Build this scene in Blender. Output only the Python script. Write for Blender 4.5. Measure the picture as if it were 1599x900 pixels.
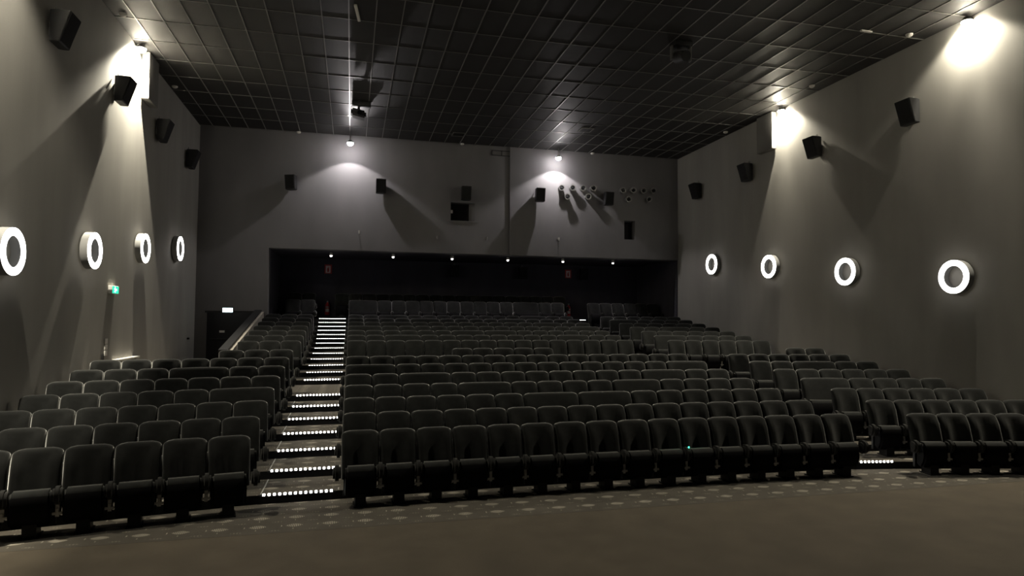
import bpy, bmesh, math, random
from mathutils import Vector, Matrix
random.seed(7)
for o in list(bpy.data.objects): bpy.data.objects.remove(o, do_unlink=True)
SC = bpy.context.scene
COL = SC.collection

# ------------------------------------------------------------------ camera
FPX, YAW, PIT, ROL = 1008.35, 0.242892, 0.048336, 0.006150
CAMH = 2.54
def ray(x, y):
    u, v = x-799.5, y-450.0
    uu = u*math.cos(ROL)+v*math.sin(ROL); vv = -u*math.sin(ROL)+v*math.cos(ROL)
    xx, zz = uu/FPX, -vv/FPX
    d = math.cos(PIT)-zz*math.sin(PIT); z = math.sin(PIT)+zz*math.cos(PIT)
    return Vector((xx*math.cos(YAW)+d*math.sin(YAW), -xx*math.sin(YAW)+d*math.cos(YAW), z))
def at(x, y, X=None, Y=None, Z=None):
    r = ray(x, y)
    t = X/r.x if X is not None else (Y/r.y if Y is not None else (Z-CAMH)/r.z)
    p = r*t; p.z += CAMH
    return p
def project(p):
    q = p-Vector((0, 0, CAMH)); c0 = ray(799.5, 450)
    rt = (ray(799.5+FPX, 450)-c0).normalized(); up = (ray(799.5, 450-FPX)-c0).normalized(); fw = c0.normalized()
    d = q.dot(fw)
    if d < .05: return (-9999, -9999, d)
    return (799.5+FPX*q.dot(rt)/d, 450-FPX*q.dot(up)/d, d)
cam_d = bpy.data.cameras.new('camera'); cam = bpy.data.objects.new('camera', cam_d); COL.objects.link(cam)
c0 = ray(799.5, 450); fw = c0.normalized()
rt = (ray(799.5+FPX, 450)-c0).normalized(); up = rt.cross(fw).normalized()
cam.matrix_world = Matrix(((rt.x, up.x, -fw.x, 0), (rt.y, up.y, -fw.y, 0), (rt.z, up.z, -fw.z, CAMH), (0, 0, 0, 1)))
cam_d.sensor_fit = 'HORIZONTAL'; cam_d.sensor_width = 36.0; cam_d.lens = 36.0*FPX/1599.0
cam_d.clip_start = .05; cam_d.clip_end = 200
SC.camera = cam
# ------------------------------------------------------------------ world and view
w = bpy.data.worlds.new('world'); SC.world = w; w.use_nodes = True
w.node_tree.nodes['Background'].inputs[0].default_value = (.9, .9, 1, 1)
w.node_tree.nodes['Background'].inputs[1].default_value = .004
SC.view_settings.view_transform = 'Standard'; SC.view_settings.look = 'None'
SC.view_settings.gamma = 1.0; SC.view_settings.use_curve_mapping = False
SC.view_settings.exposure = 0.0
# light levels of the lamps (the lamps themselves are built with their fixtures)
FLOOD_LEFT_W, FLOOD_RIGHT_W, FLOOD_BACK_W, CEILING_FILL_W, BULB_E, BULB_BACK_E = 5600.0, 1050.0, 210.0, 60.0, 240.0, 190.0
FLOOR_LEFT_W, FLOOR_RIGHT_W = 2600.0, 3500.0
RING_E, LED_E, SPOTLET_W = 8.0, 11.0, 20.0
WARM, COOL = (1, .92, .74), (1, .94, .94)

# ------------------------------------------------------------------ helpers
def mat(name, col, rough=.8, metal=0, spec=.3, emit=None, es=0, sheen=0, sheen_rough=.4, sheen_tint=(1, 1, 1), noise=None, bump=None):
    m = bpy.data.materials.new(name); m.use_nodes = True
    n, l = m.node_tree.nodes, m.node_tree.links; b = n['Principled BSDF']
    b.inputs['Base Color'].default_value = (*col, 1); b.inputs['Roughness'].default_value = rough
    b.inputs['Metallic'].default_value = metal; b.inputs['Specular IOR Level'].default_value = spec
    if sheen:
        b.inputs['Sheen Weight'].default_value = sheen; b.inputs['Sheen Roughness'].default_value = sheen_rough
        b.inputs['Sheen Tint'].default_value = (*sheen_tint, 1)
    if emit:
        b.inputs['Emission Color'].default_value = (*emit, 1); b.inputs['Emission Strength'].default_value = es
    tc = None
    if noise or bump:
        tc = n.new('ShaderNodeTexCoord')
    if noise:   # (scale xyz, amount)
        mp = n.new('ShaderNodeMapping'); mp.inputs['Scale'].default_value = noise[0]; l.new(tc.outputs['Object'], mp.inputs[0])
        t = n.new('ShaderNodeTexNoise'); t.inputs['Scale'].default_value = 1; t.inputs['Detail'].default_value = 4; l.new(mp.outputs[0], t.inputs[0])
        mr = n.new('ShaderNodeMapRange'); mr.inputs['From Min'].default_value = .3; mr.inputs['From Max'].default_value = .7
        mr.inputs['To Min'].default_value = 1-noise[1]; mr.inputs['To Max'].default_value = 1+noise[1]; l.new(t.outputs['Fac'], mr.inputs[0])
        mx = n.new('ShaderNodeVectorMath'); mx.operation = 'SCALE'; mx.inputs[0].default_value = col; l.new(mr.outputs[0], mx.inputs['Scale'])
        l.new(mx.outputs[0], b.inputs['Base Color'])
    if bump:    # (scale, strength)
        t2 = n.new('ShaderNodeTexNoise'); t2.inputs['Scale'].default_value = bump[0]; t2.inputs['Detail'].default_value = 3; l.new(tc.outputs['Object'], t2.inputs[0])
        bp = n.new('ShaderNodeBump'); bp.inputs['Strength'].default_value = bump[1]; bp.inputs['Distance'].default_value = .02
        l.new(t2.outputs['Fac'], bp.inputs['Height']); l.new(bp.outputs[0], b.inputs['Normal'])
    return m
M = {}
M['wall'] = mat('wall_plaster', (.30, .29, .268), .85, noise=((1.2, 1.2, .25), .10), bump=(60, .08))
M['wall_back'] = mat('back_wall_plaster', (.185, .180, .184), .85, noise=((1.0, 1.0, .4), .10), bump=(60, .08))
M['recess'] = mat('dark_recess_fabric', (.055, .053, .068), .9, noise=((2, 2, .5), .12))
M['parapet'] = mat('parapet_plaster', (.40, .37, .32), .8, noise=((3, 3, 3), .08))
M['black'] = mat('black_paint', (.012, .012, .013), .6)
M['dark'] = mat('dark_charcoal', (.022, .022, .023), .6)
M['riser'] = mat('riser_black', (.007, .007, .008), .8)
M['tile'] = mat('ceiling_tile', (.036, .035, .035), .6, spec=.3, noise=((5, 5, 5), .08), bump=(90, .1))
M['bar'] = mat('ceiling_grid_metal', (.25, .245, .235), .35, metal=.4)
M['ceil'] = mat('ceiling_void', (.012, .012, .012), .9)
M['velvet'] = mat('seat_velvet', (.012, .0126, .0121), .9, spec=.1, sheen=1.0, sheen_rough=.32, sheen_tint=(1, 1, .96), noise=((9, 9, 9), .25))
M['velvet2'] = mat('seat_velvet_arm', (.016, .016, .0155), .9, spec=.1, sheen=.35, sheen_rough=.35, sheen_tint=(.75, .75, .70))
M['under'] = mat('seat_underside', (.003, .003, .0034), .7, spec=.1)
M['legs'] = mat('seat_pedestal_black', (.006, .006, .006), .5, spec=.2)
M['plate'] = mat('lit_gap_and_trim_grey', (.42, .42, .41), .5, metal=.2)
M['spk'] = mat('speaker_black', (.018, .018, .019), .55, bump=(200, .1))
M['grille'] = mat('speaker_grille', (.012, .012, .013), .8, bump=(400, .4))
M['metal'] = mat('grey_metal', (.25, .25, .24), .4, metal=.6)
M['greybox'] = mat('duct_box_paint', (.19, .185, .175), .8)
M['white'] = mat('white_plastic', (.72, .70, .66), .5)
M['drum'] = mat('ring_drum_grey', (.22, .22, .215), .6)
M['ring'] = mat('ring_emitter', (.9, .9, .9), .5, emit=(1, .97, .93), es=RING_E)
M['led'] = mat('led_emitter', (.9, .9, .9), .5, emit=(1, .96, .90), es=LED_E)
M['bulb'] = mat('flood_bulb', (.9, .9, .9), .5, emit=WARM, es=BULB_E)
M['bulb_b'] = mat('flood_bulb_cool', (.9, .9, .9), .5, emit=COOL, es=BULB_BACK_E)
M['spotlet'] = mat('recess_spot_lens', (.9, .9, .9), .5, emit=(1, .97, .92), es=9)
M['exitg'] = mat('exit_green', (.02, .35, .22), .5, emit=(.03, .75, .45), es=1.3)
M['exitw'] = mat('exit_white', (.9, .95, .95), .5, emit=(.8, 1, .97), es=1.8)
M['exitw2'] = mat('exit_panel_bright', (.9, .95, .95), .5, emit=(.72, .97, 1), es=4.0)
M['glyph'] = mat('exit_pictogram_green', (.05, .5, .35), .5, emit=(.25, .8, .62), es=1.6)
M['red'] = mat('extinguisher_red', (.55, .02, .025), .35, spec=.5)
M['redsign'] = mat('red_sign', (.5, .06, .06), .6)
M['signw'] = mat('sign_white', (.75, .68, .68), .6)
M['glass'] = mat('booth_glass', (.01, .01, .012), .08, spec=.6)
M['door'] = mat('door_black', (.012, .012, .014), .5)
M['green'] = mat('green_indicator', (.02, .5, .3), .5, emit=(.05, 1, .55), es=5)
M['cable'] = mat('grey_cable', (.20, .20, .19), .5)

def carpet(name, col, pat=None):
    m = mat(name, col, .95, spec=.1, sheen=.15, noise=((2.2, 2.2, 2.2), .16), bump=(350, .35))
    if not pat: return m
    n, l = m.node_tree.nodes, m.node_tree.links; b = n['Principled BSDF']
    src = b.inputs['Base Color'].links[0].from_socket
    tc = n.new('ShaderNodeTexCoord'); sp = n.new('ShaderNodeSeparateXYZ'); l.new(tc.outputs['Object'], sp.inputs[0])
    def mt(op, a, c=None, d=None):
        x = n.new('ShaderNodeMath'); x.operation = op
        for i, v in enumerate((a, c, d)):
            if v is None: continue
            if hasattr(v, 'is_linked') or hasattr(v, 'links'): l.new(v, x.inputs[i])
            else: x.inputs[i].default_value = v
        return x.outputs[0]
    def field(ox, oy, px, py, hw, hh, nb):      # a spindle of short upright dashes, repeated
        u = mt('SUBTRACT', mt('FRACT', mt('MULTIPLY_ADD', sp.outputs[0], 1/px, 20+ox)), .5)
        v = mt('SUBTRACT', mt('FRACT', mt('MULTIPLY_ADD', sp.outputs[1], 1/py, 20+oy)), .5)
        un = mt('DIVIDE', u, hw)
        env = mt('SUBTRACT', 1.0, mt('MULTIPLY', un, un))
        inside = mt('LESS_THAN', mt('ABSOLUTE', v), mt('MULTIPLY', env, hh))
        bars = mt('LESS_THAN', mt('FRACT', mt('MULTIPLY', u, nb)), .55)
        return mt('MULTIPLY', inside, bars)
    a = field(0, 0, .425, .345, .24, .17, 20)
    d = field(.36, .0, .425, .345, .03, .09, 1)
    e = field(.02, .36, .425, .345, .025, .07, 1)
    g = field(.5, .5, .425, .345, .18, .05, 12)
    mk = mt('MAXIMUM', mt('MAXIMUM', a, d), mt('MAXIMUM', e, mt('MULTIPLY', g, .35)))
    nt = n.new('ShaderNodeTexNoise'); nt.inputs['Scale'].default_value = 14; l.new(tc.outputs['Object'], nt.inputs[0])
    mk = mt('MULTIPLY', mk, mt('MULTIPLY_ADD', nt.outputs['Fac'], .9, .2))
    mix = n.new('ShaderNodeMix'); mix.data_type = 'RGBA'
    l.new(mk, mix.inputs[0]); l.new(src, mix.inputs[6]); mix.inputs[7].default_value = (*pat, 1)
    l.new(mix.outputs[2], b.inputs['Base Color'])
    return m
M['carpet'] = carpet('plain_brown_carpet', (.078, .064, .046))
M['carpet_p'] = carpet('patterned_carpet', (.066, .058, .046), (.50, .46, .38))

def link(name, me, parent=None, loc=None, rot=None, kind=None):
    o = bpy.data.objects.new(name, me); COL.objects.link(o)
    if parent is not None: o.parent = parent
    if loc is not None: o.location = loc
    if rot is not None: o.rotation_euler = rot
    if kind: o['kind'] = kind
    return o
def tag(o, label, cat, group=None):
    o['label'] = label; o['category'] = cat
    if group: o['group'] = group
    return o
def empty(name, loc, rz=0.0):
    o = bpy.data.objects.new(name, None); COL.objects.link(o); o.location = loc; o.rotation_euler = (0, 0, rz); o.empty_display_size = .1
    return o
def mesh(name, bm, m, smooth=False):
    bmesh.ops.recalc_face_normals(bm, faces=bm.faces)
    me = bpy.data.meshes.new(name); bm.to_mesh(me); bm.free(); me.materials.append(m)
    if smooth:
        for p in me.polygons: p.use_smooth = True
        me.set_sharp_from_angle(angle=math.radians(50))
    return me
def abox(bm, x0, x1, y0, y1, z0, z1, mtx=None):
    r = bmesh.ops.create_cube(bm, size=1)['verts']
    for v in r:
        v.co = Vector((x0+(v.co.x+.5)*(x1-x0), y0+(v.co.y+.5)*(y1-y0), z0+(v.co.z+.5)*(z1-z0)))
        if mtx: v.co = mtx @ v.co
    return r
def box_me(name, x0, x1, y0, y1, z0, z1, m, bevel=0, seg=2):
    bm = bmesh.new(); abox(bm, x0, x1, y0, y1, z0, z1)
    if bevel: bmesh.ops.bevel(bm, geom=bm.edges[:], offset=bevel, segments=seg, affect='EDGES', profile=.5)
    return mesh(name, bm, m, smooth=bool(bevel))
def acyl(bm, p0, p1, r0, r1=None, seg=16):
    p0, p1 = Vector(p0), Vector(p1); d = p1-p0
    q = d.to_track_quat('Z', 'Y').to_matrix().to_4x4(); q.translation = (p0+p1)/2
    bmesh.ops.create_cone(bm, cap_ends=True, segments=seg, radius1=r0, radius2=r0 if r1 is None else r1, depth=d.length, matrix=q)
def atube(bm, pts, r, seg=6):
    for a, b in zip(pts[:-1], pts[1:]): acyl(bm, a, b, r, seg=seg)
def prism(bm, loop, z0, z1):
    lo = [bm.verts.new((x, y, z0)) for x, y in loop]; hi = [bm.verts.new((x, y, z1)) for x, y in loop]
    n = len(loop); bm.faces.new(hi); bm.faces.new(lo[::-1])
    for i in range(n): bm.faces.new((lo[i], lo[(i+1) % n], hi[(i+1) % n], hi[i]))
def profile(bm, pts_yz, x0, x1):   # extrude a closed (y,z) outline along x
    a = [bm.verts.new((x0, y, z)) for y, z in pts_yz]; b = [bm.verts.new((x1, y, z)) for y, z in pts_yz]
    n = len(a); bm.faces.new(a); bm.faces.new(b[::-1])
    for i in range(n): bm.faces.new((a[i], b[i], b[(i+1) % n], a[(i+1) % n]))
ORD = ['zeroth', 'first', 'second', 'third', 'fourth', 'fifth', 'sixth', 'seventh', 'eighth', 'ninth', 'tenth', 'eleventh', 'twelfth',
       'thirteenth', 'fourteenth', 'fifteenth', 'sixteenth', 'seventeenth', 'eighteenth']

# ------------------------------------------------------------------ layout of the rows
P = .52; XC = 4.0413; KAP = .01341; GL, GR = 1.1753, 1.0490
THL, THR, DYL, DYR = .18589, .20829, -.034, .107
XL, XR, YB, ZC = -5.0, 12.45, 23.1, 8.92
RISE = .121; SEATH = .975
def rowY(n):
    return 9.535+.899*(n-1) if n <= 8 else (18.16+.9047*(n-9) if n <= 15 else (24.70 if n == 16 else 25.95))
def rowZ(n): return RISE*(n-1) if n <= 15 else (2.235 if n == 16 else 2.52)
def cpt(n, k):                     # centre block, unit coordinate k (0..16)
    s = (k-8)*P; return Vector((XC+s, rowY(n)-KAP*s*s/2, 0)), math.atan(-KAP*s)
def lpt(n, k):                     # left block, k units from the aisle outwards
    s0 = -8*P-GL; d = k*P
    return Vector((XC+s0-d*math.cos(THL), rowY(n)-KAP*s0*s0/2-DYL-d*math.sin(THL), 0)), THL
def rpt(n, k):
    s0 = 8*P+GR; d = k*P
    return Vector((XC+s0+d*math.cos(THR), rowY(n)-KAP*s0*s0/2-DYR-d*math.sin(THR), 0)), -THR
def edge(n, off, xl=XL, xr=XR):    # polyline parallel to a row, from the left wall to the right wall
    pts = [lpt(n, 7.6)[0], lpt(n, 0)[0]]+[cpt(n, k)[0] for k in range(0, 17, 2)]+[rpt(n, 0)[0], rpt(n, 6.6)[0]]
    pts = [(p.x, p.y-off) for p in pts]
    def cut(x):
        for a, b in zip(pts[:-1], pts[1:]):
            if a[0] <= x <= b[0]: return (x, a[1]+(b[1]-a[1])*(x-a[0])/(b[0]-a[0]))
        a, b = (pts[0], pts[1]) if x < pts[0][0] else (pts[-2], pts[-1])
        return (x, a[1]+(b[1]-a[1])*(x-a[0])/(b[0]-a[0]))
    return [cut(xl)]+[p for p in pts if xl+.01 < p[0] < xr-.01]+[cut(xr)]
def yon(line, x):
    for a, b in zip(line[:-1], line[1:]):
        if a[0] <= x <= b[0]: return a[1]+(b[1]-a[1])*(x-a[0])/(b[0]-a[0])
OFF = .80
XPAR = -2.95                        # parapet beside the exit passage
AL = (lpt(1, 0)[0].x, cpt(1, 0)[0].x)   # left aisle x range
AR = (cpt(1, 16)[0].x, rpt(1, 0)[0].x)

# ------------------------------------------------------------------ the setting
bm = bmesh.new(); abox(bm, XL, XR, -2.0, 8.19, -.1, 0)
fl = link('floor', mesh('floor', bm, M['carpet']), kind='structure')
bm = bmesh.new(); abox(bm, XL, XR, 8.19, 11.0, -.1, .001)
link('floor_patterned', mesh('floor_patterned', bm, M['carpet_p']), kind='structure')
bm = bmesh.new()
def terrace(n, front, back, z):
    bm = bmesh.new(); prism(bm, front+back[::-1], -.05, z)
    me = mesh('floor_terrace', bm, M['carpet_p']); me.materials.append(M['riser'])
    for p in me.polygons:
        if p.normal.z < .5: p.material_index = 1
    return link('floor_terrace', me, kind='structure')
for n in range(2, 8): terrace(n, edge(n, OFF), edge(n+1, OFF), rowZ(n))
terrace(8, edge(8, OFF), edge(9, OFF), rowZ(8))
bm = bmesh.new(); l9 = edge(9, OFF, XL, XPAR-.085)
prism(bm, l9+[(XPAR-.085, YB), (XL, YB)], -.05, rowZ(8)); link('floor_passage', mesh('floor_passage', bm, M['carpet_p']), kind='structure')
for n in range(9, 15): terrace(n, edge(n, OFF, XPAR), edge(n+1, OFF, XPAR), rowZ(n))
terrace(15, edge(15, OFF, XPAR), [(XPAR, 23.78), (XR, 23.78)], rowZ(15))
# rear platforms and the steep steps of the two aisles
YREAR = 26.75
STEPY = [23.0, 23.3, 23.6, 23.9, 24.2, 24.5]; STEPZ = [1.833, 1.970, 2.108, 2.245, 2.383, 2.52]
for a, b in ((XPAR+.09, AL[0]-.02), (AL[1]+.02, AR[0]-.02), (AR[1]+.02, XR)):
    bm = bmesh.new(); abox(bm, a, b, 23.78, 25.15, 0, 2.235); link('floor_rear', mesh('floor_rear', bm, M['riser']), kind='structure')
bm = bmesh.new(); abox(bm, XPAR+.09, XR, 25.15, YREAR, 0, 2.52); link('floor_rear', mesh('floor_rear', bm, M['riser']), kind='structure')
for ax in (AL, AR):
    for i in range(6):
        y1 = STEPY[i+1] if i < 5 else 25.15
        bm = bmesh.new(); abox(bm, ax[0]-.02, ax[1]+.02, STEPY[i], y1, 1.0, STEPZ[i])
        me = mesh('floor_step', bm, M['carpet_p']); me.materials.append(M['riser'])
        for p in me.polygons:
            if p.normal.z < .5: p.material_index = 1
        link('floor_step', me, kind='structure')
# metal carpet trims at the aisle sides of the lower treads
for n in range(2, 8):
    e0, e1 = edge(n, OFF), edge(n+1, OFF)
    for x in (AL[0]+.13, AL[1]-.02):
        bm = bmesh.new(); z = rowZ(n); ya, yb_ = yon(e0, x)+.03, yon(e1, x)-.02
        if x > -.5: yb_ = ya+.12
        abox(bm, x-.008, x+.008, ya, yb_, z, z+.006); link('trim_%d' % (n-1 if x < -.5 else n+5), mesh('trim', bm, M['plate']), kind='structure')

# side walls
bm = bmesh.new(); abox(bm, XL-.3, XL, -2, YB+.3, -.1, ZC+.1); link('wall_left', mesh('wall_left', bm, M['wall']), kind='structure')
bm = bmesh.new(); abox(bm, XR, XR+.3, -2, YB, -.1, ZC+.1); link('wall_right', mesh('wall_right', bm, M['wall']), kind='structure')
# back wall: pieces around the openings, right part a little proud
ZO = 4.905; XO = -2.76
W1 = (3.42, 4.30, 6.10, 6.77); W2 = (10.17, 10.62, 5.65, 6.38)
bm = bmesh.new()
T = .45
def wp(x0, x1, z0, z1, pr=0): abox(bm, x0, x1, YB-pr, YB+T, z0, z1)
wp(XL, XO, 0, ZO); wp(XL, W1[0], ZO, ZC+.1); wp(W1[0], W1[1], ZO, W1[2]); wp(W1[0], W1[1], W1[3], ZC+.1); wp(W1[1], 5.61, ZO, ZC+.1)
wb = link('wall_back', mesh('wall_back', bm, M['wall_back']), kind='structure'); bm = bmesh.new()
wp(5.61, W2[0], ZO, ZC+.1, .05); wp(W2[0], W2[1], ZO, W2[2], .05); wp(W2[0], W2[1], W2[3], ZC+.1, .05); wp(W2[1], XR, ZO, ZC+.1, .05)
link('wall_back_right', mesh('wall_back_right', bm, M['wall_back']), kind='structure')
# recess under the overhang
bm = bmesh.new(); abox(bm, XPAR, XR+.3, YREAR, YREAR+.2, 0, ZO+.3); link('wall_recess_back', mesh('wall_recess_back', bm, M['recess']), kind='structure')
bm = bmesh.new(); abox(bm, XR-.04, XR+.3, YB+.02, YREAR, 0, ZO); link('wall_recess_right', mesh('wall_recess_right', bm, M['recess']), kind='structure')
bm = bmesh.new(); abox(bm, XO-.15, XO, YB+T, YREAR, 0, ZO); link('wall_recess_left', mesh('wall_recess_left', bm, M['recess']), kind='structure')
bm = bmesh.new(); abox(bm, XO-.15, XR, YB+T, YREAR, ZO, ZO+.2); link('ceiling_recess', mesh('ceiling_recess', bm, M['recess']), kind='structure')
# sloping parapet beside the exit passage
bm = bmesh.new()
profile(bm, [(17.15, rowZ(8)), (YB, rowZ(8)), (YB, 2.74), (17.15, 1.70)], XPAR-.085, XPAR+.085)
pa = link('wall_parapet', mesh('wall_parapet', bm, M['parapet']), kind='structure')
bm = bmesh.new(); profile(bm, [(17.10, 1.693), (YB, 2.742), (YB, 2.80), (17.10, 1.75)], XPAR-.20, XPAR+.012)
link('cap', mesh('parapet_cap', bm, M['dark']), pa)
# booth windows
def window(n, r, hood):
    x0, x1, z0, z1 = r
    bm = bmesh.new(); abox(bm, x0, x1, YB+.30, YB+.32, z0, z1)
    o = link('window_%d' % n, mesh('window', bm, M['glass']), kind='structure')
    bm = bmesh.new(); d = .03
    for a in ((x0, x1, z0, z0+d), (x0, x1, z1-d, z1), (x0, x0+d, z0+d, z1-d), (x1-d, x1, z0+d, z1-d)): abox(bm, a[0], a[1], YB+.27, YB+.30, a[2], a[3])
    link('frame', mesh('window_frame', bm, M['dark']), o)
    bm = bmesh.new(); abox(bm, x0-.5, x1+.5, YB+.9, YB+.95, z0-.5, z1+.5); link('booth_back', mesh('booth_back', bm, M['black']), o)
    return o
w1 = window(1, W1, True); window(2, W2, False)
bm = bmesh.new(); prism(bm, [(W1[1]-.002, YB+.02), (W1[1]-.002, YB+.27), (W1[1]-.17, YB+.27)], W1[2], W1[3]); link('splayed_reveal', mesh('splayed_reveal', bm, M['wall_back']), w1)
bm = bmesh.new(); abox(bm, W1[0]+.04, W1[0]+.11, YB+.262, YB+.27, W1[3]-.36, W1[3]-.24); link('notice', mesh('window_notice', bm, M['white']), w1)
bm = bmesh.new(); abox(bm, W1[0]-.03, W1[1]+.10, YB-.03, YB, W1[2]-.035, W1[2]); link('sill', mesh('window_sill', bm, M['wall_back']), w1)
# ceiling: slab, tiles, grid bars
bm = bmesh.new(); abox(bm, XL, XR, -2, YB, ZC+.05, ZC+.15)
ceil = link('ceiling', mesh('ceiling', bm, M['ceil']), kind='structure')
TX, TY = .5525, 1.133; X0T, Y0T = -.168, 13.93
tile_me = box_me('tile', -TX/2+.008, TX/2-.008, -TY/2+.008, TY/2-.008, 0, .03, M['tile'])
cells = []
for i in range(-9, 24):
    for j in range(-14, 9):
        x, y = X0T+(i+.5)*TX, Y0T+(j+.5)*TY
        if x-TX/2 < XL-.3 or x+TX/2 > XR+.3 or y+TY/2 > YB+.4: continue
        px, py, d = project(Vector((x, y, ZC)))
        vis = d > 0 and -60 < px < 1660 and -60 < py < 400
        cells.append((not vis, d if d > 0 else 999, x, y))
cells.sort()
rest = bmesh.new(); cnt = 0
for hid, d, x, y in cells:
    sx0, sx1 = max(x-TX/2+.008, XL), min(x+TX/2-.008, XR); sy1 = min(y+TY/2-.008, YB-.06)
    whole = sx1-sx0 > TX-.03 and sy1-(y-TY/2) > TY-.03
    if not hid and cnt < 300:
        me = tile_me if whole else box_me('tile', sx0-x, sx1-x, -TY/2+.008, sy1-y, 0, .03, M['tile'])
        link('tile', me, ceil, (x, y, ZC)); cnt += 1
    else: abox(rest, sx0, sx1, y-TY/2+.008, sy1, ZC, ZC+.03)
link('tile_field', mesh('tile_field', rest, M['tile']), ceil, kind='stuff')
for i in range(-8, 24):
    x = X0T+i*TX
    if XL+.03 < x < XR-.03:
        link('grid_bar', box_me('grid_bar', -.012, .012, -2, YB-.06, ZC-.014, ZC+.02, M['bar']), ceil, (x, 0, 0))
for j in range(-13, 9):
    y = Y0T+j*TY
    if -2 < y < YB-.1: link('grid_bar', box_me('grid_bar', XL, XR, -.012, .012, ZC-.010, ZC+.018, M['bar']), ceil, (0, y, 0))

# ------------------------------------------------------------------ exit door in the back wall, left
dx0, dx1 = -4.62, -3.24
dr = link('door_1', box_me('door_leaf', dx0, dx1, YB-.05, YB, rowZ(8), 2.70, M['door'], .006), kind='structure')
link('frame', box_me('door_frame', dx0-.07, dx1+.07, YB-.03, YB-.0, 2.70, 2.76, M['dark']), dr)
link('push_bar', box_me('push_bar', dx0+.1, dx1-.1, YB-.10, YB-.05, 1.80, 1.85, M['black'], .008), dr)
p = at(346.5, 518, Y=YB-.06); link('door_plate', box_me('door_plate', p.x-.08, p.x+.08, YB-.06, YB-.05, p.z-.035, p.z+.035, M['white']), dr)

# ------------------------------------------------------------------ seats
def back_mesh(name, w):
    bm = bmesh.new(); zs = [.36, .42, .50, .60, .70, .80, .87, .915, .938, .955, .967, .975]
    rz, rx = .060, min(.13, w*.5); t = .115; loops = []
    fx = [-1, -.965, -.90, -.80, -.70, -.58, -.35, 0, .35, .58, .70, .80, .90, .965, 1]
    if w > .3: fx = [-1, -.98, -.95, -.90, -.84, -.78, -.5, 0, .5, .78, .84, .90, .95, .98, 1]
    for z in zs:
        q = max(0, (z-(.975-rz))/rz); c = math.sqrt(max(0, 1-q*q))
        hw = w-rx*(1-c)**1.0*.9
        yc = -.215+(z-.36)*.26
        th = t*(.35+.65*c)
        lp = []
        for x in fx:
            ax = abs(x); dist = (1-ax)*w
            bol = max(0, min(1, (.16-dist)/.055)); bol = bol*bol*(3-2*bol)
            edge_ = max(0, 1-dist/.035)
            lowfade = max(0, min(1, (.93-z)/.12))
            y = yc-th/2-.038*bol*lowfade+edge_**2*.05
            lp.append((x*hw, y))
        for x in (.97, .6, 0, -.6, -.97): lp.append((x*hw, yc+th/2-(.02 if abs(x) > .9 else 0)))
        loops.append([bm.verts.new((x, y, z-.006*(x/w)**2*q)) for x, y in lp])
    n = len(loops[0])
    for a, b in zip(loops[:-1], loops[1:]):
        for i in range(n): bm.faces.new((a[i], a[(i+1) % n], b[(i+1) % n], b[i]))
    bm.faces.new(loops[0][::-1]); bm.faces.new(loops[-1])
    return mesh(name, bm, M['velvet'], True)
def cushion_mesh(name, w):
    bm = bmesh.new()
    profile(bm, [(-.40, .20), (-.435, .30), (-.42, .485), (-.38, .535), (-.28, .54), (-.22, .50), (-.20, .16), (-.26, .115), (-.34, .12)], -w, w)
    eds = [e for e in bm.edges if abs(e.verts[0].co.x-e.verts[1].co.x) < 1e-4]
    bmesh.ops.bevel(bm, geom=eds, offset=.03, segments=3, affect='EDGES')
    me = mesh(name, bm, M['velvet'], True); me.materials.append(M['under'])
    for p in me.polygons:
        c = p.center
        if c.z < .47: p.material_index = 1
    return me
def arm_mesh():
    bm = bmesh.new()
    a = [(-.29, .36), (-.275, .56), (-.36, .575), (-.42, .562), (-.46, .52), (-.468, .47), (-.45, .41), (-.40, .37), (-.34, .355)]
    profile(bm, a, -.052, .052)
    eds = [e for e in bm.edges if abs(e.verts[0].co.x-e.verts[1].co.x) < 1e-4]
    bmesh.ops.bevel(bm, geom=eds, offset=.03, segments=3, affect='EDGES')
    return mesh('armrest', bm, M['velvet2'], True)
def frame_mesh(name, w):
    bm = bmesh.new()
    abox(bm, -w, w, -.20, -.15, .10, .44)
    for cx in ((0,) if w < .3 else (-P/2, P/2)):
        abox(bm, cx-.07, cx+.07, -.37, -.14, .012, .20); abox(bm, cx-.09, cx+.09, -.40, -.11, 0, .014)
    return mesh(name, bm, M['legs'])
def lit_gap_bracket_mesh():
    bm = bmesh.new(); abox(bm, -.05, .05, -.37, -.355, .245, .275); abox(bm, -.012, .012, -.37, -.355, .275, .315)  # pale T colour stands for the lit gap below the armrest
    abox(bm, -.02, .02, -.355, -.22, .22, .358)
    return mesh('bracket', bm, M['plate'])
def lit_gap_bracket_mats(me):
    me.materials.append(M['legs'])
    for p in me.polygons:
        if p.center.y > -.354: p.material_index = 1
    return me
SM = {1: (back_mesh('seat_back', .254), cushion_mesh('seat_cushion', .205), frame_mesh('seat_frame', .22)),
      2: (back_mesh('love_seat_back', .514), cushion_mesh('love_seat_cushion', .465), frame_mesh('love_seat_frame', .48))}
ARM, GAP_BRK = arm_mesh(), lit_gap_bracket_mats(lit_gap_bracket_mesh())
def seat(pos, rz, width, left_arm, right_arm, label, group):
    e = empty('cinema_seat' if width == 1 else 'love_seat', pos, rz)
    tag(e, label, 'seat', group)
    b, c, fr = SM[width]; hw = width*P/2
    link('backrest', b, e); link('cushion', c, e); link('frame', fr, e)
    if left_arm: link('armrest', ARM, e, (-hw-left_arm, 0, 0))
    if right_arm:
        link('armrest', ARM, e, (hw+right_arm, 0, 0))
        if right_arm < .02: link('bracket', GAP_BRK, e, (hw, 0, 0))
    return e
WC = {3: (6, 8), 4: (4, 10), 5: (2, 12), 6: (0, 14), 10: (2, 12), 11: (6, 8), 12: (0, 14), 13: (2, 12), 14: (4, 10), 15: (2, 12)}
WL = {4: (0,), 6: (2,)}
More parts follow.
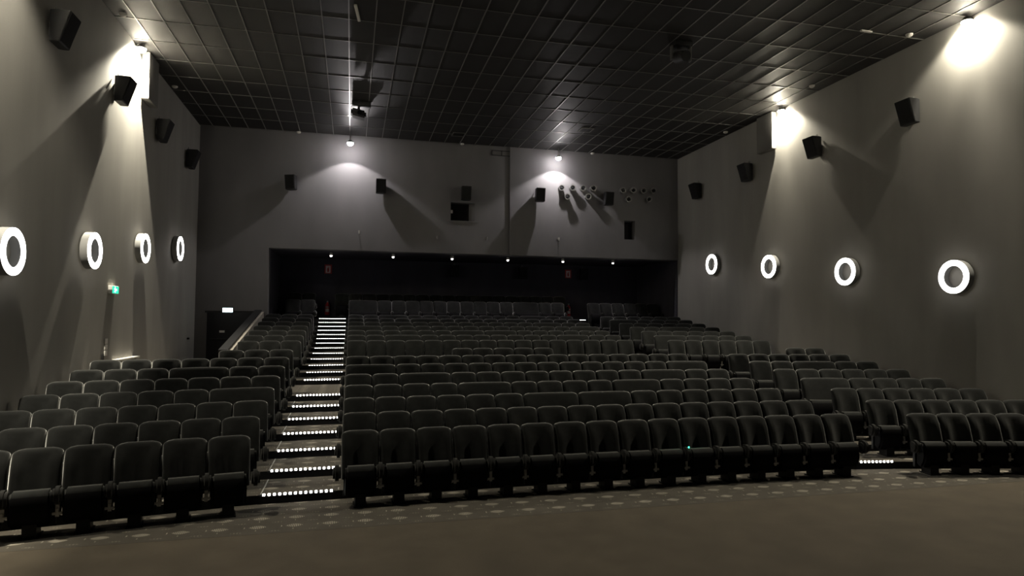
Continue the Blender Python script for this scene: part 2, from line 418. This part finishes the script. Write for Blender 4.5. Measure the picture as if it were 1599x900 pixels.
WR = {4: (0,), 6: (2,), 10: (0,), 12: (2,), 14: (0,)}
ENDGAP = .055
def build_block(n, fn, lo, hi, wides, side, blk, cfrom):
    items = []; k = lo
    while k < hi:
        wd = 2 if k in wides else 1
        items.append((k, wd)); k += wd
    for i, (k, wd) in enumerate(items):
        mid = k+wd/2; pa_, rz = fn(n, mid); pa_ = pa_.copy(); pa_.z = rowZ(n)
        first, last = (i == 0), (i == len(items)-1)
        if side > 0: la, ra = (ENDGAP if first else 0), (ENDGAP if last else .001)
        else: la, ra = (ENDGAP if last else 0), (ENDGAP if first else .001)
        kind = 'dark velvet seat' if wd == 1 else 'double-width dark velvet love seat'
        seat(pa_, rz, wd, la, ra, '%s, %s from %s, %s row from front, %s block' % (kind, ORD[i+1], cfrom, ORD[n], blk),
             'cinema seats of the %s block' % blk if wd == 1 else 'love seats among the rows')
for n in range(1, 16):
    if n == 8: build_block(n, lambda a, k: cpt(a, k), 4.82, 9.80, (), 1, 'middle', 'left')
    else: build_block(n, cpt, 0, 16, WC.get(n, ()), 1, 'middle', 'left')
    build_block(n, lpt, 0, 3 if n >= 8 else (6 if n == 1 else 7), WL.get(n, ()), -1, 'left', 'aisle')
    if n == 8: build_block(n, rpt, 4, 6, (), 1, 'right', 'left')
    else: build_block(n, rpt, 0, 5 if n == 1 else 6, WR.get(n, ()), 1, 'right', 'aisle')
# rearmost two rows, half hidden in the dark recess: one object
def merge_into(bm, me, mtx, slot):
    v0 = len(bm.verts); nf0 = len(bm.faces)
    bm.from_mesh(me); bm.verts.ensure_lookup_table(); bm.faces.ensure_lookup_table()
    for v in bm.verts[v0:]: v.co = mtx @ v.co
    for f in bm.faces[nf0:]: f.material_index = slot
bm = bmesh.new()
def rear(x, y, z, rz=0, wd=1):
    mt_ = Matrix.Translation((x, y, z)) @ Matrix.Rotation(rz, 4, 'Z')
    merge_into(bm, SM[wd][0], mt_, 0); merge_into(bm, SM[wd][1], mt_, 1); merge_into(bm, SM[wd][2], mt_, 2)
    merge_into(bm, ARM, mt_ @ Matrix.Translation((wd*P/2, 0, 0)), 0)
k = 0
while k < 16:
    wd = 2 if k in (0, 12) else 1
    pp, rz = cpt(16, k+wd/2); rear(pp.x, pp.y, rowZ(16), rz, wd); k += wd
for k in range(2): pp, rz = lpt(16, k+.5); rear(pp.x, 24.75, rowZ(16), 0)
for k in range(6): rear(AR[1]-.07+(k+.5)*P, 24.55, rowZ(16), 0)
for k in range(-1, 17): pp, rz = cpt(17, k+.5); rear(pp.x, rowY(17), rowZ(17), 0)
for k in range(2): rear(-1.60-k*P, rowY(17), rowZ(17), 0)
me = bpy.data.meshes.new('rear_seats'); bm.to_mesh(me); bm.free()
for m_ in (M['velvet'], M['under'], M['legs']): me.materials.append(m_)
for p_ in me.polygons: p_.use_smooth = True
me.set_sharp_from_angle(angle=math.radians(50))
o = link('rear_seat_rows', me, kind='stuff'); tag(o, 'two rearmost rows of dark seats under the low recess ceiling', 'seats')

# ------------------------------------------------------------------ step lights
dio = box_me('diode', -.017, .017, -.010, .008, -.010, .022, M['led'], .005, 1)
def strip(x0, x1, yf, z, label, group, joined):
    e = empty('step_light_strip', ((x0+x1)/2, (yf(x0)+yf(x1))/2, z)); tag(e, label, 'step light', group)
    ang = math.atan2(yf(x1)-yf(x0), x1-x0); e.rotation_euler = (0, 0, ang); L = (x1-x0)
    link('nosing', box_me('nosing', -L/2-.03, L/2+.03, -.012, .03, -.022, .003, M['dark']), e)
    nd = int(L/.066); bmj = bmesh.new()
    for i in range(nd):
        x = -L/2+(i+.5)*L/nd
        if joined: abox(bmj, x-.017, x+.017, -.018, -.004, -.003, .010)
        else: link('diode', dio, e, (x, -.012, 0))
    if joined:
        o = link('diode_row', mesh('diode_row', bmj, M['led']), e); o['kind'] = 'stuff'
    else: bmj.free()
for side, ax in (('left', AL), ('right', AR)):
    xa, xb = (ax[0]+.14, ax[1]-.08) if side == 'left' else (ax[0]+.10, ax[1]-.12)
    for i, n in enumerate(list(range(2, 16))):
        e_ = edge(n, OFF)
        if side == 'right' and n not in (2, 3, 4, 5, 6, 15): continue
        strip(xa, xb, lambda x, e_=e_: yon(e_, x), rowZ(n), 'row of white step lights on %s step of the %s aisle' % (ORD[i+1], side), 'step lights of the %s aisle' % side, n > 9)
    for i in range(6):
        if side == 'right' and i < 4: continue
        strip(xa, xb, lambda x, i=i: STEPY[i], STEPZ[i], 'row of white step lights on %s step of the %s aisle' % (ORD[15+i] if 15+i < 19 else ('nineteenth' if i == 4 else 'topmost'), side), 'step lights of the %s aisle' % side, True)

# ------------------------------------------------------------------ ring lights
def annulus(bm, ro, ri, y0, y1, seg=48):
    vs = []
    for i in range(seg):
        a = 2*math.pi*i/seg; c, s = math.cos(a), math.sin(a)
        vs.append([bm.verts.new((r*c, y, r*s)) for r, y in ((ro, y0), (ro, y1), (ri, y1), (ri, y0))])
    for i in range(seg):
        a, b = vs[i], vs[(i+1) % seg]
        for j in range(4): bm.faces.new((a[j], b[j], b[(j+1) % 4], a[(j+1) % 4]))
bm = bmesh.new(); annulus(bm, .355, .235, -.13, 0); ring_drum = mesh('ring_drum', bm, M['drum'], True)
bm = bmesh.new(); annulus(bm, .352, .238, -.150, -.131); ring_face = mesh('ring_face', bm, M['ring'], True)
rz_ = [3.49, 3.815, 4.19, 4.52]; ry_ = [10.94, 14.02, 17.15, 20.36]
for sd in ('left', 'right'):
    for i in range(4):
        e = empty('ring_light', (XL+.021 if sd == 'left' else XR-.021, ry_[i], rz_[i]), math.pi/2 if sd == 'left' else -math.pi/2)
        tag(e, 'glowing white ring light, %s from screen on %s wall' % (ORD[i+1], sd), 'wall light', 'ring lights on the %s wall' % sd)
        link('drum', ring_drum, e); link('glowing_ring', ring_face, e)

# ------------------------------------------------------------------ flood lamps
def flood(pos, wall, label, back=False, watt=500.0, ceil_fill=0.0, aim=(0, -1, 0), down=0.0, lean=0.0):
    e = empty('flood_lamp', pos); tag(e, label, 'lamp', 'flood lamps under the ceiling')
    bm = bmesh.new(); seg = 24
    prof = [(.05, .10), (.07, .095), (.098, .05), (.105, .015), (.095, .015), (.088, .05), (.06, .08), (.0, .085)]
    loops = [[bm.verts.new((r*math.cos(2*math.pi*i/seg), r*math.sin(2*math.pi*i/seg), z)) for i in range(seg)] for r, z in prof[:-1]]
    for a, b in zip(loops[:-1], loops[1:]):
        for i in range(seg): bm.faces.new((a[i], a[(i+1) % seg], b[(i+1) % seg], b[i]))
    bm.faces.new(loops[0]); bm.faces.new(loops[-1])
    link('housing', mesh('lamp_housing', bm, M['metal'], True), e)
    bm = bmesh.new(); bmesh.ops.create_uvsphere(bm, u_segments=20, v_segments=12, radius=.10)
    for v in bm.verts: v.co.z *= .8
    link('bulb', mesh('lamp_bulb', bm, M['bulb_b'] if back else M['bulb'], True), e)
    bm = bmesh.new(); top = min(.20, ZC-pos.z-.02)
    if wall == 'ceil': acyl(bm, (0, 0, .09), (0, 0, ZC-pos.z), .02)
    else:
        s = -1 if wall == 'left' else 1
        atube(bm, [(0, 0, .07), (s*(abs((XL if wall == 'left' else XR)-pos.x)), 0, .07)], .015, 8)
    link('bracket', mesh('lamp_bracket', bm, M['metal']), e)
    def spot(nm, w, size, blend, v, dist):
        ld = bpy.data.lights.new(nm, 'SPOT'); ld.energy = w; ld.spot_size = math.radians(size); ld.spot_blend = blend; ld.shadow_soft_size = .03; ld.color = COOL if back else WARM
        lo = bpy.data.objects.new(nm, ld); COL.objects.link(lo); lo.parent = e
        v = Vector(v).normalized(); lo.location = (v.x*dist if abs(v.z) < .2 else 0, v.y*dist if abs(v.z) < .2 else 0, v.z*dist if abs(v.z) < .2 else -.088); lo.rotation_euler = v.to_track_quat('-Z', 'Y').to_euler()
    if wall == 'ceil': spot('lamp_light', watt, 120, .22, (0, 0, -1), .10)
    else:          # one beam washes the wall, an added inward beam brightens floor and seats
        spot('lamp_light', watt, 152, .15, (-1.88 if wall == 'left' else 1.88, 0, -1), .088)
        spot('lamp_light', down, 79, .7, (.63 if wall == 'left' else -.63, lean, -1), .10)
    if ceil_fill: spot('added_ceiling_beam', ceil_fill, 44, 1.0, aim, .14)      # added beam that brightens the ceiling ahead of the lamp
def fp(px, py, X=None, Y=None): return at(px, py, X=X, Y=Y)
pL2 = fp(221, 75, X=-4.875); pR2 = fp(1220, 171, X=12.33); pR1 = Vector((12.32, 10.50, 8.78))
for q in (pL2, pR2): q.z = min(q.z, 8.79)
SP = CEILING_FILL_W
flood(pL2, 'left', 'bright flood lamp high on left wall beside the grey duct box', watt=FLOOD_LEFT_W, down=FLOOR_LEFT_W, ceil_fill=SP, aim=(1, -.5, .03))
flood(Vector((-4.875, 9.45, 8.79)), 'left', 'bright flood lamp high on left wall, nearer to the screen', watt=FLOOD_LEFT_W*.78, down=FLOOR_LEFT_W*.6, lean=-.2, ceil_fill=SP*.5, aim=(1, .3, .03))
flood(pR1, 'right', 'bright flood lamp high on right wall, nearest to camera', watt=FLOOD_RIGHT_W*.62, down=FLOOR_RIGHT_W, lean=-.12, ceil_fill=SP, aim=(-1, .3, .03))
flood(pR2, 'right', 'bright flood lamp high on right wall beside the grey duct box', watt=FLOOD_RIGHT_W, down=FLOOR_RIGHT_W, ceil_fill=SP*3.5, aim=(-1, -.8, -.06))
flood(fp(547, 224, Y=22.45), 'ceil', 'bright flood lamp at back wall above the stepped aisle', True, watt=FLOOD_BACK_W, ceil_fill=SP*5, aim=(.14, -1, -.03))
flood(fp(872, 247, Y=22.58), 'ceil', 'bright flood lamp at back wall above the round nozzles', True, watt=FLOOD_BACK_W*1.35, ceil_fill=SP*2, aim=(-.05, -1, .0))

# duct boxes on the side walls
for sd in ('left', 'right'):
    x0, x1 = (XL+.021, XL+.19) if sd == 'left' else (XR-.18, XR-.021)
    o = link('duct_box', box_me('duct_box', x0, x1, 16.88, 17.63, 7.77, ZC-.02, M['greybox'], .006))
    tag(o, 'grey boxed duct hanging from ceiling on the %s wall' % sd, 'duct')

# ------------------------------------------------------------------ loudspeakers
def spk_parts(w0, w1, h, dt, db, gap):
    bm = bmesh.new()   # back at y=-gap, front towards -y, deeper at the top, wider at the front
    hb = h*.5
    def ring(y_top, y_bot, w): return [(-w/2, y_bot, -hb), (w/2, y_bot, -hb), (w/2, y_top, hb), (-w/2, y_top, hb)]
    secs = [ring(-gap, -gap, w0), ring(-gap-.10, -gap-.07, w1), ring(-gap-dt, -gap-db, w1)]
    vs = [[bm.verts.new(p) for p in s] for s in secs]
    bm.faces.new(vs[0]); bm.faces.new(vs[-1][::-1])
    for a, b in zip(vs[:-1], vs[1:]):
        for i in range(4): bm.faces.new((a[i], a[(i+1) % 4], b[(i+1) % 4], b[i]))
    bmesh.ops.bevel(bm, geom=bm.edges[:], offset=.008, segments=2, affect='EDGES')
    cab = mesh('speaker_cabinet', bm, M['spk'], True)
    bm = bmesh.new(); e = .025
    a = [(-w1/2+e, -gap-db-.012-.0, -hb+e), (w1/2-e, -gap-db-.012, -hb+e), (w1/2-e, -gap-dt-.012, hb-e), (-w1/2+e, -gap-dt-.012, hb-e)]
    f1 = [bm.verts.new(p) for p in a]; f2 = [bm.verts.new((x, y+.02, z)) for x, y, z in a]
    bm.faces.new(f1); bm.faces.new(f2[::-1])
    for i in range(4): bm.faces.new((f1[i], f2[i], f2[(i+1) % 4], f1[(i+1) % 4]))
    gr = mesh('speaker_grille', bm, M['grille'])
    bm = bmesh.new(); abox(bm, -.07, .07, -.02, 0, -.12, .12); abox(bm, -.03, .03, -gap-.02, -.01, -.04, .04); abox(bm, -.08, .08, -gap-.012, -gap+.006, -.10, .10)
    br = mesh('speaker_bracket', bm, M['metal'])
    bm = bmesh.new(); pts = []
    for i in range(13):
        t = i/12; pts.append((.03*math.sin(t*6), -.03-gap*.9*math.sin(t*math.pi/2)**2, .08+(hb+.06)*math.sin(t*math.pi)*.9))
    atube(bm, pts, .008); atube(bm, [(-.03, -.02, hb+.05), (-.05, -.05, hb*.3), (0, -gap+.01, 0)], .007)
    cb = mesh('speaker_cable', bm, M['cable'])
    return cab, gr, br, cb
SPW = spk_parts(.36, .42, .54, .32, .16, .045); SPB = spk_parts(.16, .34, .48, .34, .25, .10)
def speaker(pos, rz, tilt, parts, label, group, yawlocal=0):
    e = empty('loudspeaker', pos, rz); tag(e, label, 'speaker', group)
    link('cabinet', parts[0], e, rot=(0, 0, yawlocal)); link('grille', parts[1], e, rot=(0, 0, yawlocal)); link('bracket', parts[2], e); link('cable', parts[3], e)
    return e
for i, y in enumerate((12.22, 15.25, 18.30, 21.40)):
    speaker(Vector((XL, y, 7.38)), math.pi/2, 0, SPW, 'black tapered loudspeaker, %s from screen on left wall' % ORD[i+1], 'loudspeakers on the left wall')
for i, y in enumerate((11.95, 15.10, 18.25, 21.38)):
    speaker(Vector((XR, y, 7.32)), -math.pi/2, 0, SPW, 'black tapered loudspeaker, %s from screen on right wall' % ORD[i+1], 'loudspeakers on the right wall')
for i, (px, py) in enumerate(((459, 285), (595, 291), (728, 302), (843, 305), (950, 311))):
    p = at(px, py, Y=YB-.30); yw = YB-(.05 if p.x > 5.6 else 0)
    speaker(Vector((p.x, yw, p.z)), 0, 0, SPB, 'small black loudspeaker, %s from left on the back wall' % ORD[i+1], 'loudspeakers on the back wall', (-.35 if i == 0 else 0))
for i, (px, py) in enumerate(((710, 424), (816, 427), (911, 429))):
    p = at(px, py, Y=YREAR-.2)
    speaker(Vector((p.x, YREAR, p.z)), 0, 0, SPB, 'dim black loudspeaker, %s from left on the dark recess wall' % ORD[i+1], 'loudspeakers in the recess')

# ------------------------------------------------------------------ round nozzles on the back wall
bm = bmesh.new()
def lathe_y(bm, prof, seg=24):
    loops = [[bm.verts.new((r*math.cos(2*math.pi*i/seg), y, r*math.sin(2*math.pi*i/seg))) for i in range(seg)] for r, y in prof]
    for a, b in zip(loops[:-1], loops[1:]):
        for i in range(seg): bm.faces.new((a[i], a[(i+1) % seg], b[(i+1) % seg], b[i]))
    return loops
lp = lathe_y(bm, [(.10, 0), (.10, -.15), (.118, -.16), (.118, -.19), (.085, -.19), (.07, -.14), (.07, -.05)]); bm.faces.new(lp[-1])
noz = mesh('nozzle_body', bm, M['metal'], True)
bm = bmesh.new(); lp = lathe_y(bm, [(.055, -.10), (.055, -.175), (.04, -.185), (.02, -.185)]); bm.faces.new(lp[-1]); bm.faces.new(lp[0])
nozc = mesh('nozzle_core', bm, M['black'], True)
ups = [(877, 293.5), (894, 293.5), (910.5, 294), (926.5, 294)]; lows = [(886, 307.5), (918.5, 307.5)]
for g, (dx, dy) in enumerate(((0, 0), (95.5, 4))):
    gl_ = ('beside the flood lamp', 'near the dark corner')[g]
    for r, lst in (('upper', ups), ('lower', lows)):
        for i, (px, py) in enumerate(lst):
            p = at(px+dx*(1-.006*i), py+dy, Y=YB-.2)
            e = empty('round_nozzle', (p.x, YB-.05, p.z)); link('body', noz, e); link('core', nozc, e)
            tag(e, 'round grey wall nozzle, %s of the %s line %s' % (ORD[i+1], r, gl_), 'nozzle', 'round nozzles %s' % gl_)

# small wall spots under the booth
for i, (px, py, lit) in enumerate(((561, 363, 1), (683, 371, 0), (760, 373, 0), (872, 374, 1))):
    p = at(px, py, Y=YB-.12); yw = YB-(.05 if p.x > 5.61 else 0)
    e = empty('wall_spot', (p.x, yw, p.z)); tag(e, 'tiny wall spot on short arm, %s from left under the booth window' % ORD[i+1], 'lamp', 'tiny wall spots on the back wall')
    bm = bmesh.new(); atube(bm, [(0, 0, .02), (0, -.10, .02)], .012, 8); acyl(bm, (0, 0, .02), (0, -.012, .02), .04, seg=16); link('arm', mesh('spot_arm', bm, M['metal']), e)
    bm = bmesh.new(); acyl(bm, (0, -.12, -.05), (0, -.12, .06), .03, .035, 14); link('head', mesh('spot_head', bm, M['white' if lit else 'metal']), e)  # white colour stands for the light of the lit heads
# vent grille near the ceiling
p0, p1 = at(768, 234.5, Y=YB), at(799, 245, Y=YB)
e = empty('vent_grille', ((p0.x+p1.x)/2, YB, (p0.z+p1.z)/2)); tag(e, 'long dim vent grille at top of the back wall', 'vent')
hw, hh = (p1.x-p0.x)/2, (p0.z-p1.z)/2
bm = bmesh.new(); abox(bm, -hw, hw, -.02, 0, hh-.02, hh); abox(bm, -hw, hw, -.02, 0, -hh, -hh+.02)
for x in (-hw, -.01, hw-.02): abox(bm, x, x+.02, -.02, 0, -hh+.02, hh-.02)
link('frame', mesh('vent_frame', bm, M['dark']), e)
sl = box_me('slat', -hw+.02, hw-.02, -.015, -.003, -.006, .006, M['greybox'])
for i in range(4): link('slat', sl, e, (0, 0, -hh+.05+i*(2*hh-.1)/3))
for i, (px, py) in enumerate(((716, 210), (915, 203))):
    p = at(px, py, Z=ZC-.02); e = empty('ceiling_vent', (p.x, p.y, ZC-.014)); tag(e, 'small dim square vent in ceiling, %s' % ('left of the two' if i == 0 else 'right of the two'), 'vent', 'ceiling vents')
    bm = bmesh.new(); s_ = .22
    for a in ((-s_, s_, -s_, -s_+.03), (-s_, s_, s_-.03, s_), (-s_, -s_+.03, -s_+.03, s_-.03), (s_-.03, s_, -s_+.03, s_-.03)): abox(bm, a[0], a[1], a[2], a[3], -.02, 0)
    link('frame', mesh('vent_frame', bm, M['greybox']), e)
    s2 = box_me('slat', -s_+.03, s_-.03, -.02, .02, -.015, -.008, M['dark'])
    for j in range(5): link('slat', s2, e, (0, -.14+j*.07, 0))

# smoke detectors
bm = bmesh.new(); lp = []
prof = [(.075, 0), (.075, -.02), (.06, -.045), (.03, -.06)]
loops = [[bm.verts.new((r*math.cos(2*math.pi*i/20), r*math.sin(2*math.pi*i/20), z)) for i in range(20)] for r, z in prof]
for a, b in zip(loops[:-1], loops[1:]):
    for i in range(20): bm.faces.new((a[i], a[(i+1) % 20], b[(i+1) % 20], b[i]))
bm.faces.new(loops[-1]); bm.faces.new(loops[0])
det = mesh('smoke_detector', bm, M['white'], True)
dl = ['left front', 'left rear', 'back wall left', 'back wall middle', 'back wall right', 'right rear', 'right middle', 'right front']
for i, (px, py) in enumerate(((192, 23), (273, 136), (467, 208.5), (720, 228), (923, 241.5), (1133, 207), (1268, 135), (1420, 55))):
    p = at(px, py, Z=ZC-.04); p.y = min(p.y, YB-.16); p.x = max(XL+.1, min(XR-.1, p.x))
    o = link('smoke_detector', det, None, (p.x, p.y, ZC-.014)); tag(o, 'small white smoke detector on ceiling at the %s' % dl[i], 'detector', 'smoke detectors')

# ------------------------------------------------------------------ ceiling projectors and bars
e = empty('hanging_projector', (.10, 19.25, ZC)); tag(e, 'dark projector hanging from ceiling in front of the back flood lamp', 'projector')
link('ceiling_plate', box_me('ceiling_plate', -.20, .34, -.10, .16, -.15, -.012, M['black'], .01), e)
bm = bmesh.new(); acyl(bm, (0, .1, -.15), (-.0, .15, -.27), .035); link('pole', mesh('projector_pole', bm, M['black']), e)
bm = bmesh.new(); mx = Matrix.Rotation(.28, 4, 'Y')
vs = abox(bm, -.23, .21, -.06, .34, -.46, -.24)
for v in vs:
    v.co = Vector((v.co.x, v.co.y, v.co.z-.18*v.co.x))
bmesh.ops.bevel(bm, geom=bm.edges[:], offset=.05, segments=2, affect='EDGES')
b_ = link('body', mesh('projector_body', bm, M['dark'], True), e)
bm = bmesh.new(); acyl(bm, (.02, -.12, -.36), (.02, -.05, -.36), .06, .07); link('lens', mesh('projector_lens', bm, M['glass'], True), b_)
p = at(1063, 66, Z=ZC)
e = empty('moving_spotlight', (p.x, p.y, ZC-.012)); tag(e, 'dark swivelling spotlight on ceiling with two pale yoke arms', 'lamp')
link('base', box_me('spot_base', -.22, .22, -.16, .16, -.12, 0, M['black'], .015), e)
bm = bmesh.new(); abox(bm, -.25, -.22, -.05, .05, -.42, -.10); link('yoke_arm', mesh('yoke_arm', bm, M['metal']), e)
bm = bmesh.new(); abox(bm, .22, .25, -.05, .05, -.42, -.10); link('yoke_arm', mesh('yoke_arm', bm, M['metal']), e)
bm = bmesh.new(); acyl(bm, (0, -.24, -.40), (0, .16, -.28), .12, .14, 20); link('head', mesh('spot_head', bm, M['black'], True), e)
for (a, b, lab) in (((555, 9), (561, 34), 'narrow pale bar on ceiling in the projector shadow'), ((1344, 49), (1361, 51.5), 'short pale bar on ceiling near right front detector')):
    q0, q1 = at(*a, Z=ZC-.05), at(*b, Z=ZC-.05); L = (q1-q0).length
    o = link('ceiling_bar', box_me('ceiling_bar', -L/2, L/2, -.03, .03, 0, .036, M['white'], .006), None, (q0+q1)/2, (0, 0, math.atan2(q1.y-q0.y, q1.x-q0.x))); o.location.z = ZC-.05; tag(o, lab, 'bar')

# ------------------------------------------------------------------ recess spots
bm = bmesh.new(); acyl(bm, (0, 0, -.12), (0, 0, -.02), .055, .05, 18); spc = mesh('recess_spot_can', bm, M['white'], True)
bm = bmesh.new(); acyl(bm, (0, 0, -.01), (0, 0, 0), .07, seg=18); spp = mesh('recess_spot_plate', bm, M['black'])
bm = bmesh.new(); bmesh.ops.create_uvsphere(bm, u_segments=14, v_segments=8, radius=.045)
spl = mesh('recess_spot_lens', bm, M['spotlet'], True)
for i, (px, py) in enumerate(((517, 399), (614, 401), (706, 404), (793, 406), (879, 408), (957, 410))):
    p = at(px, py, Z=4.79); p.y = max(p.y, YB+T+.12)
    p = at(px, py, Y=p.y); 
    e = empty('recess_spot', (p.x, p.y, ZO)); tag(e, 'small bright ceiling spot in the recess, %s from left' % ORD[i+1], 'lamp', 'ceiling spots in the recess')
    link('plate', spp, e); link('can', spc, e); link('lens', spl, e, (0, 0, -.125))
    ld = bpy.data.lights.new('recess_light', 'SPOT'); ld.energy = SPOTLET_W*4; ld.spot_size = math.radians(95); ld.spot_blend = .6; ld.shadow_soft_size = .04; ld.color = (1, .9, .93)
    lo = bpy.data.objects.new('recess_light', ld); COL.objects.link(lo); lo.parent = e; lo.location = (0, 0, -.18)

# ------------------------------------------------------------------ fire extinguishers and signs in the recess
def extinguisher(x, z, label, lab2, sgx, sgz):
    e = empty('fire_extinguisher', (x, YREAR-.12, z)); tag(e, label, 'extinguisher', 'fire extinguishers')
    bm = bmesh.new(); seg = 20; prof = [(.0, 0), (.085, 0), (.092, .02), (.092, .36), (.08, .42), (.04, .46), (.03, .50)]
    loops = [[bm.verts.new((r*math.cos(2*math.pi*i/seg), r*math.sin(2*math.pi*i/seg), zz)) for i in range(seg)] for r, zz in prof[1:]]
    for a, b in zip(loops[:-1], loops[1:]):
        for i in range(seg): bm.faces.new((a[i], a[(i+1) % seg], b[(i+1) % seg], b[i]))
    bm.faces.new(loops[0]); bm.faces.new(loops[-1]); link('cylinder', mesh('ext_cylinder', bm, M['red'], True), e)
    bm = bmesh.new(); abox(bm, -.02, .02, -.08, .03, .50, .53); abox(bm, -.02, .02, -.09, .0, .545, .56); abox(bm, -.025, .025, -.02, .03, .49, .56); link('handle', mesh('ext_handle', bm, M['metal']), e)
    bm = bmesh.new(); atube(bm, [(.03, -.02, .52), (.09, -.04, .48), (.115, -.04, .36), (.11, -.04, .12)], .012, 8); link('hose', mesh('ext_hose', bm, M['black']), e)
    bm = bmesh.new()
    for i in range(-4, 4):
        a0, a1 = -math.pi/2+i*.2, -math.pi/2+(i+1)*.2
        for z0, z1 in ((.12, .24), (.28, .33)):
            q = [bm.verts.new((.0935*math.cos(a), .0935*math.sin(a), zz)) for a, zz in ((a0, z0), (a1, z0), (a1, z1), (a0, z1))]; bm.faces.new(q)
    link('sticker', mesh('ext_sticker', bm, M['signw'], False), e)
    e = empty('safety_sign', (sgx, YREAR, sgz)); tag(e, lab2, 'sign', 'safety signs')
    link('panel', box_me('sign_panel', -.14, .14, -.012, 0, -.18, .18, M['redsign']), e)
    bm = bmesh.new(); abox(bm, -.09, .09, -.016, -.012, -.15, .13); link('pictogram_field', mesh('sign_field', bm, M['signw']), e)
    bm = bmesh.new(); abox(bm, -.035, .035, -.019, -.016, -.11, .04); abox(bm, -.02, .05, -.019, -.016, .055, .08); link('pictogram', mesh('sign_picto', bm, M['redsign']), e)
pe, ps = at(511, 492, Y=YREAR-.12), at(512.5, 420.5, Y=YREAR)
extinguisher(pe.x, pe.z, 'red fire extinguisher at top of the left stepped aisle', 'small red and white sign above the left fire extinguisher', ps.x, ps.z)
pe, ps = at(887.5, 494.5, Y=YREAR-.12), at(887, 428, Y=YREAR)
extinguisher(pe.x, pe.z, 'red fire extinguisher at top of the right aisle', 'small red and white sign above the right fire extinguisher', ps.x, ps.z)

# ------------------------------------------------------------------ exit signs and fittings on the left wall
def runner(m, s, name):
    bm = bmesh.new()
    def poly(pts):
        f1 = [bm.verts.new((x*s, -.004, z*s)) for x, z in pts]; f2 = [bm.verts.new((x*s, 0, z*s)) for x, z in pts]
        bm.faces.new(f1); bm.faces.new(f2[::-1]); n = len(pts)
        for i in range(n): bm.faces.new((f1[i], f2[i], f2[(i+1) % n], f1[(i+1) % n]))
    poly([(.02+.09*math.cos(a*math.pi/5), .36+.09*math.sin(a*math.pi/5)) for a in range(10)])
    poly([(-.12, .22), (.06, .26), (.12, -.02), (-.04, -.06)]); poly([(.06, .24), (.28, .08), (.24, .03), (.04, .14)])
    poly([(-.10, .22), (-.28, .06), (-.24, .01), (-.06, .12)]); poly([(.12, 0), (.26, -.2), (.22, -.42), (.15, -.42), (.17, -.22), (.02, -.04)])
    poly([(.0, -.05), (-.08, -.26), (-.3, -.36), (-.32, -.29), (-.14, -.2), (-.05, 0)])
    poly([(.45, .08), (.62, .08), (.62, .2), (.82, 0), (.62, -.2), (.62, -.08), (.45, -.08)])
    return mesh(name, bm, m)
p = at(181, 453, X=XL+.09)
e = empty('exit_sign', (XL, p.y, p.z), math.pi/2); tag(e, 'small glowing green exit sign on the left wall', 'sign')
link('casing', box_me('exit_casing', -.19, .19, -.08, 0, -.085, .085, M['white'], .006), e)
link('panel', box_me('exit_panel', -.18, .18, -.088, -.081, -.075, .075, M['exitg']), e)
link('pictogram', runner(M['exitw'], .15, 'exit_pictogram'), e, (-.05, -.089, 0))
p = at(355.5, 484.5, Y=YB-.06)
e = empty('exit_sign', (p.x, YB, p.z)); tag(e, 'white glowing exit sign above the dark door', 'sign')
link('casing', box_me('exit_casing', -.17, .17, -.06, 0, -.085, .085, M['dark'], .005), e)
link('panel', box_me('exit_panel', -.155, .155, -.066, -.061, -.07, .07, M['exitw2']), e)
link('pictogram', runner(M['glyph'], .13, 'exit_pictogram'), e, (-.04, -.067, 0))
p = at(166, 542.5, X=XL+.02)
e = empty('switch_panel', (XL, p.y, p.z), math.pi/2); tag(e, 'white stack of switch plates on left wall above the seats', 'switch')
for i in range(3): link('switch_plate', box_me('switch_plate', -.07, .07, -.02, 0, -.055, .055, M['white'], .005), e, (0, 0, -.125+i*.125))
o = link('wall_socket', box_me('wall_socket', -.04, .04, -.03, 0, -.06, .06, M['dark'], .004), None, at(159, 558, X=XL), (0, 0, math.pi/2)); tag(o, 'small dark socket beside the white switch plates', 'socket')
q0, q1 = at(183, 560, X=XL+.10), at(217, 560, X=XL+.10); z_ = 1.62
e = empty('wall_ledge', (XL, (q0.y+q1.y)/2, (q0.z+q1.z)/2), math.pi/2); tag(e, 'pale narrow ledge on left wall behind the seats', 'ledge')
L = q1.y-q0.y; link('board', box_me('ledge_board', -L/2, L/2, -.12, 0, -.02, .02, M['white'], .004), e)
for s in (-1, 1): link('bracket', box_me('ledge_bracket', s*L*.35-.01, s*L*.35+.01, -.10, 0, -.10, -.02, M['metal']), e)
o = link('door_stop', box_me('door_stop', -.03, .03, -.07, 0, -.03, .03, M['black'], .012), None, at(292, 529, X=XL), (0, 0, math.pi/2)); tag(o, 'tiny black knob low on left wall near the corner', 'knob')
# small lights glinting among the front seats
p = cpt(1, 10)[0]+Vector((0, -.42, .583)); bm = bmesh.new(); bmesh.ops.create_uvsphere(bm, u_segments=10, v_segments=6, radius=.013)
o = link('indicator_light', mesh('indicator_light', bm, M['green'], True), None, p); tag(o, 'tiny green light glowing on an armrest of the front row', 'light')
